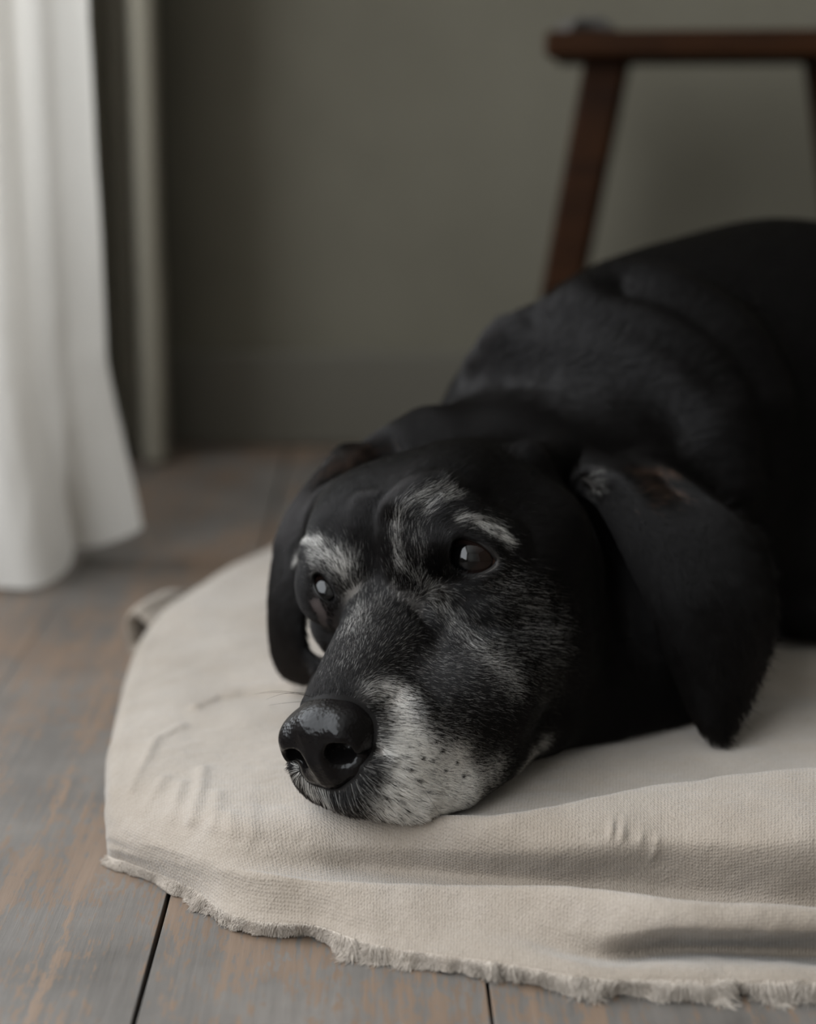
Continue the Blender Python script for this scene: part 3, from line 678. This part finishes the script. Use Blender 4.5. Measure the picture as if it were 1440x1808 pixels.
for ctr, r, P, gaze in EYES:
    ang = np.linspace(0, 2*np.pi, 49)[:-1]; ph = np.linspace(0, np.pi, 33)
    V = np.array([[r*math.sin(p)*math.cos(a), r*math.sin(p)*math.sin(a), r*math.cos(p)+(0.0012*max(0, math.cos(p)-.8)/.2)] for p in ph for a in ang])
    Fq = [(i*48+j, (i+1)*48+j, (i+1)*48+(j+1) % 48, i*48+(j+1) % 48) for i in range(32) for j in range(48)]
    e = mesh('eye', V, Fq, M_eye); e.parent = dog
    g = Vector(gaze-ctr).normalized(); e.rotation_euler = g.to_track_quat('Z', 'Y').to_euler(); e.location = Vector(ctr)-dog.location
def tube(P, R, n=10, closed=False):
    P = np.asarray(P, float); R = np.broadcast_to(R, len(P)); V = []; k = len(P); prev = None
    for i in range(k):
        t = P[(i+1) % k]-P[i-1] if closed else P[min(i+1, k-1)]-P[max(i-1, 0)]; t /= np.linalg.norm(t)
        u_ = np.cross(t, [0, 0, 1.0]) if prev is None else prev-t*(prev@t); u_ /= np.linalg.norm(u_); prev = u_; v_ = np.cross(t, u_)
        for a in np.linspace(0, 2*np.pi, n, endpoint=False): V.append(P[i]+R[i]*(math.cos(a)*u_+math.sin(a)*v_))
    Fq = [(i*n+j, i*n+(j+1) % n, ((i+1) % k)*n+(j+1) % n, ((i+1) % k)*n+j) for i in range(k if closed else k-1) for j in range(n)]
    if not closed: Fq += [tuple(range(n))[::-1], tuple((k-1)*n+j for j in range(n))]
    return V, Fq
for ctr, r, P, gaze in EYES:
    Q = catmull(np.vstack([P, P[:1]]), 5)[:-1]; Q = ctr+(Q-ctr)*(1.03)
    V, Fq = tube(Q, .0013, 10, True); child(mesh('eyelid', V, Fq, M_lid), dog)

# nose
nc = hp(.100, 0, -.037)
FN = Field(np.arange(nc[0]-.045, nc[0]+.045, .0006), np.arange(nc[1]-.04, nc[1]+.04, .0006), np.arange(nc[2]-.04, nc[2]+.035, .0006))
Nm = lambda f, r, k=0.006, op='add': FN.ell(hp(*f), np.array(r)*HS, HB, k, op)
Nc = lambda a, b_, ra, rb, k=0.003, op='add': FN.cone(hp(*a), hp(*b_), ra*HS, rb*HS, k, op)
Nm((.094, 0, -.037), (.021, .0205, .0170))
Nm((.095, 0, -.027), (.017, .015, .010), .008)
for s_ in (1, -1):
    Nm((.100, s_*.0140, -.031), (.013, .0085, .0090), .006)      # wing above the nostril
    Nm((.097, s_*.0185, -.038), (.013, .0055, .0085), .005)      # wing behind it
Nm((.104, 0, -.042), (.011, .0062, .014), .005)                  # septum
Nm((.097, 0, -.051), (.014, .0150, .0095), .007)
for s_ in (1, -1): Nm((.092, s_*.012, -.050), (.016, .0085, .0075), .006)
for s_ in (1, -1):
    Nm((.112, s_*.0125, -.0390), (.013, .0068, .0066), .003, 'sub')
    Nc((.114, s_*.0125, -.0425), (.100, s_*.0245, -.0455), .0030, .0014, .003, 'sub')
Nc((.1190, 0, -.028), (.113, 0, -.066), .0008, .0016, .005, 'sub')
#NOSE_SHAPE
NVv, NF = FN.nets()
nose = child(mesh('nose', NVv, NF, M_nose), dog)
#DOG_MESH_END
#FUR_START
def H(x, y): return FD.hit(x, y)
def near(P, Q, r):
    """smooth weight of points P around polyline Q"""
    Q = np.array(Q); d = line_dist(P, Q) if len(Q) > 1 else np.linalg.norm(P-Q[0], axis=-1)
    return np.exp(-(d/r)**2)
GREY = [  # (strength, radius, points on the coat)
 (.45,.010,[(705,1258)]), (.75,.013,[(712,1295),(742,1328)]), (1.0,.017,[(735,1360),(780,1385)]), (.9,.013,[(700,1395),(680,1425)]), (.9,.014,[(790,1420),(740,1440)]),
 (.5,.007,[(680,1222),(700,1240)]), (.4,.006,[(650,1222),(690,1213),(715,1222)]), (.55,.012,[(835,1395),(870,1360)]), (.6,.006,[(870,1400),(915,1360),(952,1308)]), (.25,.006,[(655,1400),(640,1405)]), (.65,.005,[(530,1362),(548,1385),(570,1400)]),
 (.09,.032,[(700,1150),(800,1200)]), (.09,.012,[(600,1170),(650,1080),(700,1060)]), (.22,.007,[(775,1050),(800,1095),(850,1150),(905,1215)]), (.16,.012,[(860,1150),(900,1200)]), (.8,.009,[(690,1325),(690,1370)]), (.9,.012,[(725,1415),(690,1410)]), (.85,.012,[(815,1375),(800,1340)]), (.12,.008,[(620,1395),(600,1400)]), (.16,.012,[(880,1020),(930,1060),(960,1110)]), (.14,.02,[(900,1120),(960,1180)]),
 (.42,.0046,[(712,1010),(700,965),(700,925),(715,892),(745,873),(775,872)]), (.28,.0035,[(740,905),(765,890),(795,880)]), (.60,.0038,[(798,922),(835,917),(868,925),(882,942)]), (.45,.004,[(845,930),(890,955)]), (.15,.005,[(745,905),(735,945),(745,985)]), (.25,.005,[(735,1020),(760,1060)]),
 (.7,.0035,[(530,970),(545,960),(570,962)]), (.5,.007,[(560,985),(590,990),(605,1005)]), (.3,.008,[(615,1000),(620,1040)]), (.25,.008,[(630,1080),(610,1120)]),
 (.30,.0025,[(1036,838),(1052,862)]), (.12,.006,[(600,800),(630,792)]),  # first entry: highlight on the near ear base, painted in as pale hairs
]
BROWN = [(.6,.007,[(1120,842),(1165,828)]), (.4,.008,[(1140,870),(1180,862)]), (.35,.012,[(610,815),(640,800)])]
PINK = [(.6,.005,[(560,1068),(572,1085),(578,1105)])]
def masks(P):
    g = np.zeros(len(P)); b_ = np.zeros(len(P)); k_ = np.zeros(len(P))
    for w_, r_, q in GREY: g = 1-(1-g)*(1-w_*near(P, [H(*a) for a in q], r_))
    for w_, r_, q in BROWN: b_ = np.maximum(b_, w_*near(P, [H(*a) for a in q], r_))
    for w_, r_, q in PINK: k_ = np.maximum(k_, w_*near(P, [H(*a) for a in q], r_))
    return g, b_, k_
SPOTS = [(664,1238),(676,1226),(688,1222),(770,1296),(763,1310),(775,1324),(668,1362),(682,1378),(706,1352),(724,1372),(690,1402),(704,1418),(722,1406),(742,1392),(700,1330),(735,1335),(752,1362),(716,1434),(690,1428),(668,1398),(742,1420),(760,1400),(778,1360),(800,1345),(812,1370),(730,1310),(752,1340),(676,1340)]
BLK = np.array([.004, .0035, .0033])
g, br, pk = masks(DV)
BC = BLK[None]*(1-g[:, None]*.9) + g[:, None]*.9*np.array([[.30, .275, .25]])
fj = [np.clip(np.searchsorted(a, DV[:, i])-1, 0, len(a)-1) for i, a in enumerate((FN.x, FN.y, FN.z))]
nn = np.clip((FN.d[tuple(fj)]-.001)/.004, 0, 1)[:, None]; BC = BC*nn + BLK[None]*(1-nn)
BC = BC*(1-pk[:, None]) + pk[:, None]*np.array([[.07, .055, .052]])
ca = body.data.color_attributes.new('coat', 'FLOAT_COLOR', 'POINT')
ca.data.foreach_set('color', np.column_stack([BC, np.ones(len(BC))]).astype(np.float32).ravel())

GUIDES = [((600,1200),(618,1140)),((640,1130),(660,1060)),((690,1090),(730,1030)),((690,1300),(760,1315)),((690,1360),(755,1390)),((760,1385),(825,1405)),((670,1410),(715,1440)),((850,1300),(920,1325)),((880,1350),(925,1345)),((700,1230),(760,1250)),
 ((760,1180),(830,1220)),((820,1100),(870,1170)),((900,1150),(980,1180)),((900,1040),(970,1050)),((1000,1000),(1080,1040)),((780,1070),(820,1130)),((1000,1150),(1080,1170)),
 ((715,1010),(702,940)),((702,930),(712,890)),((720,885),(765,868)),((750,900),(795,880)),((745,960),(742,920)),((800,925),(855,918)),((855,925),(895,955)),((770,1000),(762,960)),((905,980),(960,1000)),
 ((655,1000),(655,940)),((650,900),(665,840)),((680,820),(730,765)),((600,880),(640,820)),((590,1005),(565,970)),((560,975),(535,955)),((620,1010),(625,950)),((620,1080),(612,1040)),
 ((800,850),(880,800)),((850,760),(930,720)),((950,850),(1030,830)),((1060,870),(1110,930)),((1140,960),(1170,1040)),((1190,1080),(1215,1150)),((1250,1150),(1262,1220)),((1240,960),(1270,1040)),((1300,1000),(1320,1080)),
 ((1120,850),(1185,835)),((1190,860),(1240,900)),((500,1000),(490,1080)),((500,1130),(520,1180)),((540,900),(515,950)),((600,830),(560,870)),((900,650),(1000,600)),((1000,700),(1100,720)),((1200,600),(1320,560)),((1300,700),(1400,720)),((1050,1200),(1130,1230)),((1100,500),(1200,470))]
GP = []; GV = []
for a, b_ in GUIDES:
    p, q = H(*a), H(*b_)
    if np.linalg.norm(q-p) > .09: continue
    GP.append(p); GV.append((q-p)/np.linalg.norm(q-p))
GP = np.array(GP); GV = np.array(GV)
NTIP = hp(.11, 0, -.035)
def flow(P, Nn):
    base = P-NTIP; base /= np.linalg.norm(base, axis=1, keepdims=True); base = base+np.array([0, 0, -.25])
    out = np.zeros_like(P)
    for i in range(0, len(P), 40000):
        d2 = ((P[i:i+40000, None]-GP[None])**2).sum(-1); w_ = 1/(d2+.007**2)**1.6
        out[i:i+40000] = w_@GV + base[i:i+40000]*(1/(.05**2)**1.6)
    out -= Nn*(out*Nn).sum(1, keepdims=True)
    return out/np.maximum(np.linalg.norm(out, axis=1, keepdims=True), 1e-9)

# roots
va, vb, vc, vd = [DV[DF[:, i]] for i in range(4)]
fn = np.cross(vc-va, vd-vb); fa = np.linalg.norm(fn, axis=1)/2; fn /= np.maximum(2*fa[:, None], 1e-12)
fc = (va+vb+vc+vd)/4
headc = HO+HS*(-.04*HF-.02*HU)
dh = np.linalg.norm(fc-headc, axis=1)
view = _c-fc; view /= np.linalg.norm(view, axis=1, keepdims=True); fac = (fn*view).sum(1)
wh = np.clip((.20-dh)/.05, 0, 1)
FUR_DENSITY = 1.0
dens = (5.0e6*wh + 0.9e6*(1-wh))*np.where(fac > -.15, 1, .25)*np.where(fc[:, 0] > .50, .4, 1)*FUR_DENSITY
dens[fc[:, 2] < ZREST+.0015] = 0
cnt = rng.poisson(dens*fa); ids = np.repeat(np.arange(len(DF)), cnt)
u1, u2 = rng.random(len(ids))[:, None], rng.random(len(ids))[:, None]
RP = (va[ids]*(1-u1)+vb[ids]*u1)*(1-u2)+(vd[ids]*(1-u1)+vc[ids]*u1)*u2
RN = fn[ids]; rw = wh[ids]
# smooth normals
vn = np.zeros_like(DV)
for i in range(4): np.add.at(vn, DF[:, i], fn*fa[:, None])
vn /= np.maximum(np.linalg.norm(vn, axis=1, keepdims=True), 1e-12)
RN = (vn[DF[ids, 0]]*(1-u1)+vn[DF[ids, 1]]*u1)*(1-u2)+(vn[DF[ids, 3]]*(1-u1)+vn[DF[ids, 2]]*u1)*u2
RN /= np.linalg.norm(RN, axis=1, keepdims=True)
keep = np.ones(len(RP), bool)
fi = [np.clip(np.searchsorted(a, RP[:, i])-1, 0, len(a)-1) for i, a in enumerate((FN.x, FN.y, FN.z))]
keep &= ~((FN.d[tuple(fi)] < .0004))
for ctr, r, P, gaze in EYES:
    ring = catmull(np.vstack([P, P[:1]]), 3); keep &= line_dist(RP, ring) > .0022; keep &= np.linalg.norm(RP-ctr, axis=1) > r*1.02
RP, RN, rw = RP[keep], RN[keep], rw[keep]
canon = ((RP-HO)/HS)@HB.T
g, br, pk = masks(RP)
fl_ = flow(RP, RN)
n = len(RP)
mz = np.clip((canon[:, 0]+.015)/.05, 0, 1)*rw
dne = np.min([np.linalg.norm(RP-e[0], axis=1) for e in EYES], 0)
Ln = .0125*(1-rw)+rw*(.0085*(1-mz)+.0042*mz)
Ln = Ln*np.where(dne < .026, .65, 1)*(1+.35*np.clip(g, 0, 1)*(1-mz))*rng.uniform(.7, 1.2, n)
Ln *= np.where(pk > .4, .25, 1)
lift = (.30+.16*rng.random(n))*np.where(Ln < .003, 1.2, 1)
jit = rng.normal(0, 1, (n, 3)); jit -= RN*(jit*RN).sum(1, keepdims=True)
cl = np.stack([vnoise(RP+s_, 260) for s_ in (0, 3.3, 7.7)], 1); cl -= RN*(cl*RN).sum(1, keepdims=True)
D = fl_ + jit*.10 + cl*.22; D /= np.linalg.norm(D, axis=1, keepdims=True)
tt = np.array([0, .33, .66, 1.0])
PT = RP[:, None]-RN[:, None]*.0004 + Ln[:, None, None]*(D[:, None]*(tt[None, :, None]) + RN[:, None]*(lift[:, None, None]*(tt-.45*tt**2)[None, :, None]))
PT[:, :, 2] = np.maximum(PT[:, :, 2], ZREST-.0003)
isg = rng.random(n) < np.clip(g*1.1, 0, .93)
spots = np.array([H(*a) for a in SPOTS])
ds = np.min([np.linalg.norm(RP-q, axis=1) for q in spots], 0); isg &= ~((ds < .0009+.0006*rng.random(n)))
shade = rng.uniform(.7, 1.25, n)[:, None]
CO = np.where(isg[:, None], (.13+.58*np.clip(g, 0, 1)**1.5)[:, None]*np.array([[1, .955, .885]])*shade, np.array([[.0042, .0036, .0035]])*shade)
bsel = rng.random(n) < br*.6; CO[bsel & ~isg] = np.array([.085, .048, .032])
RAD = (.00011*rw+.00026*(1-rw)); RAD = RAD*np.where(isg, 1.05, 1.0)
def curves(name, PT, RAD, CO, mat, parent=None):
    n, k = PT.shape[:2]
    cu = bpy.data.hair_curves.new(name); cu.add_curves([k]*n)
    cu.attributes['position'].data.foreach_set('vector', PT.astype(np.float32).ravel())
    a = cu.attributes.get('radius') or cu.attributes.new('radius', 'FLOAT', 'POINT')
    tp = np.linspace(1, .25, k)[None]
    a.data.foreach_set('value', (RAD[:, None]*tp).astype(np.float32).ravel())
    if CO is not None:
        c_ = cu.attributes.new('coat', 'FLOAT_COLOR', 'CURVE')
        c_.data.foreach_set('color', np.column_stack([CO, np.ones(n)]).astype(np.float32).ravel())
    cu.materials.append(mat)
    o = bpy.data.objects.new(name, cu); C.objects.link(o)
    if parent:
        o.parent = parent; o.matrix_parent_inverse = Matrix.Identity(4)
        o.location = -Vector(dog.location) if parent is body else (0, 0, 0)
    return o
fur = curves('fur', PT, RAD, CO, M_fur, body)
fur.location = (0, 0, 0); fur['kind'] = 'stuff'
print('strands', n)
WH = []
def whisk(x, y, x2, y2, L, droop, n=1):
    for _ in range(n):
        p = H(x+rng.normal(0, 2), y+rng.normal(0, 2)); q = W(x2+rng.normal(0, 8), y2+rng.normal(0, 8), Y=float(p[1])-.01)
        d = (q-p)/np.linalg.norm(q-p); t_ = np.linspace(0, 1, 9)[:, None]
        w_ = p+d*L*t_+np.array([0, 0, -1])*droop*L*t_**2; w_[:, 2] = np.maximum(w_[:, 2], ZREST+.0005); WH.append(w_)
for a in [(548,1228,450,1190,.030,.25), (552,1235,440,1215,.034,.2), (545,1222,470,1205,.024,.3), (556,1240,455,1232,.026,.1), (706,1352,760,1400,.020,.2), (742,1392,800,1440,.022,.3), (724,1372,790,1400,.020,.2)]: whisk(*a)
whk = curves('whiskers', np.array(WH), np.full(len(WH), .00012), np.tile(np.array([[.02, .018, .016]]), (len(WH), 1)), M_fur, body); whk.location = (0, 0, 0)
#FUR_END

# ------------------------------------------------------------------ frayed hem of the blanket
M_fringe = simple('frayed_threads', (0.37, 0.325, 0.28), 0.95, 0.1)
K = 42000
ii = rng.uniform(14, NU-2, K); jj = rng.uniform(0, 1, K)**1.6*HM
i0 = ii.astype(int); j0 = jj.astype(int); fu = (ii-i0)[:, None]; fv = (jj-j0)[:, None]
HP = (BG[i0, j0]*(1-fu)+BG[i0+1, j0]*fu)*(1-fv)+(BG[i0, j0+1]*(1-fu)+BG[i0+1, j0+1]*fu)*fv
Hn = nB[i0, j0]; tw = BG[i0, np.maximum(j0-6, 0)]-BG[i0, j0+6]; tw /= np.linalg.norm(tw, axis=1, keepdims=True)
rag = np.clip(vnoise(HP*np.array([1, .2, .2]), 45)*.7+.65, .15, 1.3)*np.clip(vnoise(HP+4, 170)*.9+.8, .3, 1.5)
Lh = rng.uniform(.0030, .0120, K)*rag*(1-.6*jj/HM)
cl = np.stack([vnoise(HP+s_, 130) for s_ in (0, 3.3, 7.7)], 1)
Dh = tw*(.8) + Hn*rng.uniform(.1, .6, (K, 1)) + cl*1.5 + rng.normal(0, .38, (K, 3)); Dh /= np.linalg.norm(Dh, axis=1, keepdims=True)
PTf = HP[:, None]+Lh[:, None, None]*(Dh[:, None]*tt[None, :, None]) + np.array([0, 0, -1])*(tt**2)[None, :, None]*Lh[:, None, None]*.5
PTf[:, :, 2] = np.maximum(PTf[:, :, 2], .0006)
fr = curves('fringe', PTf, np.full(K, .00019), None, M_fringe, blanket); fr['kind'] = 'stuff'
#END
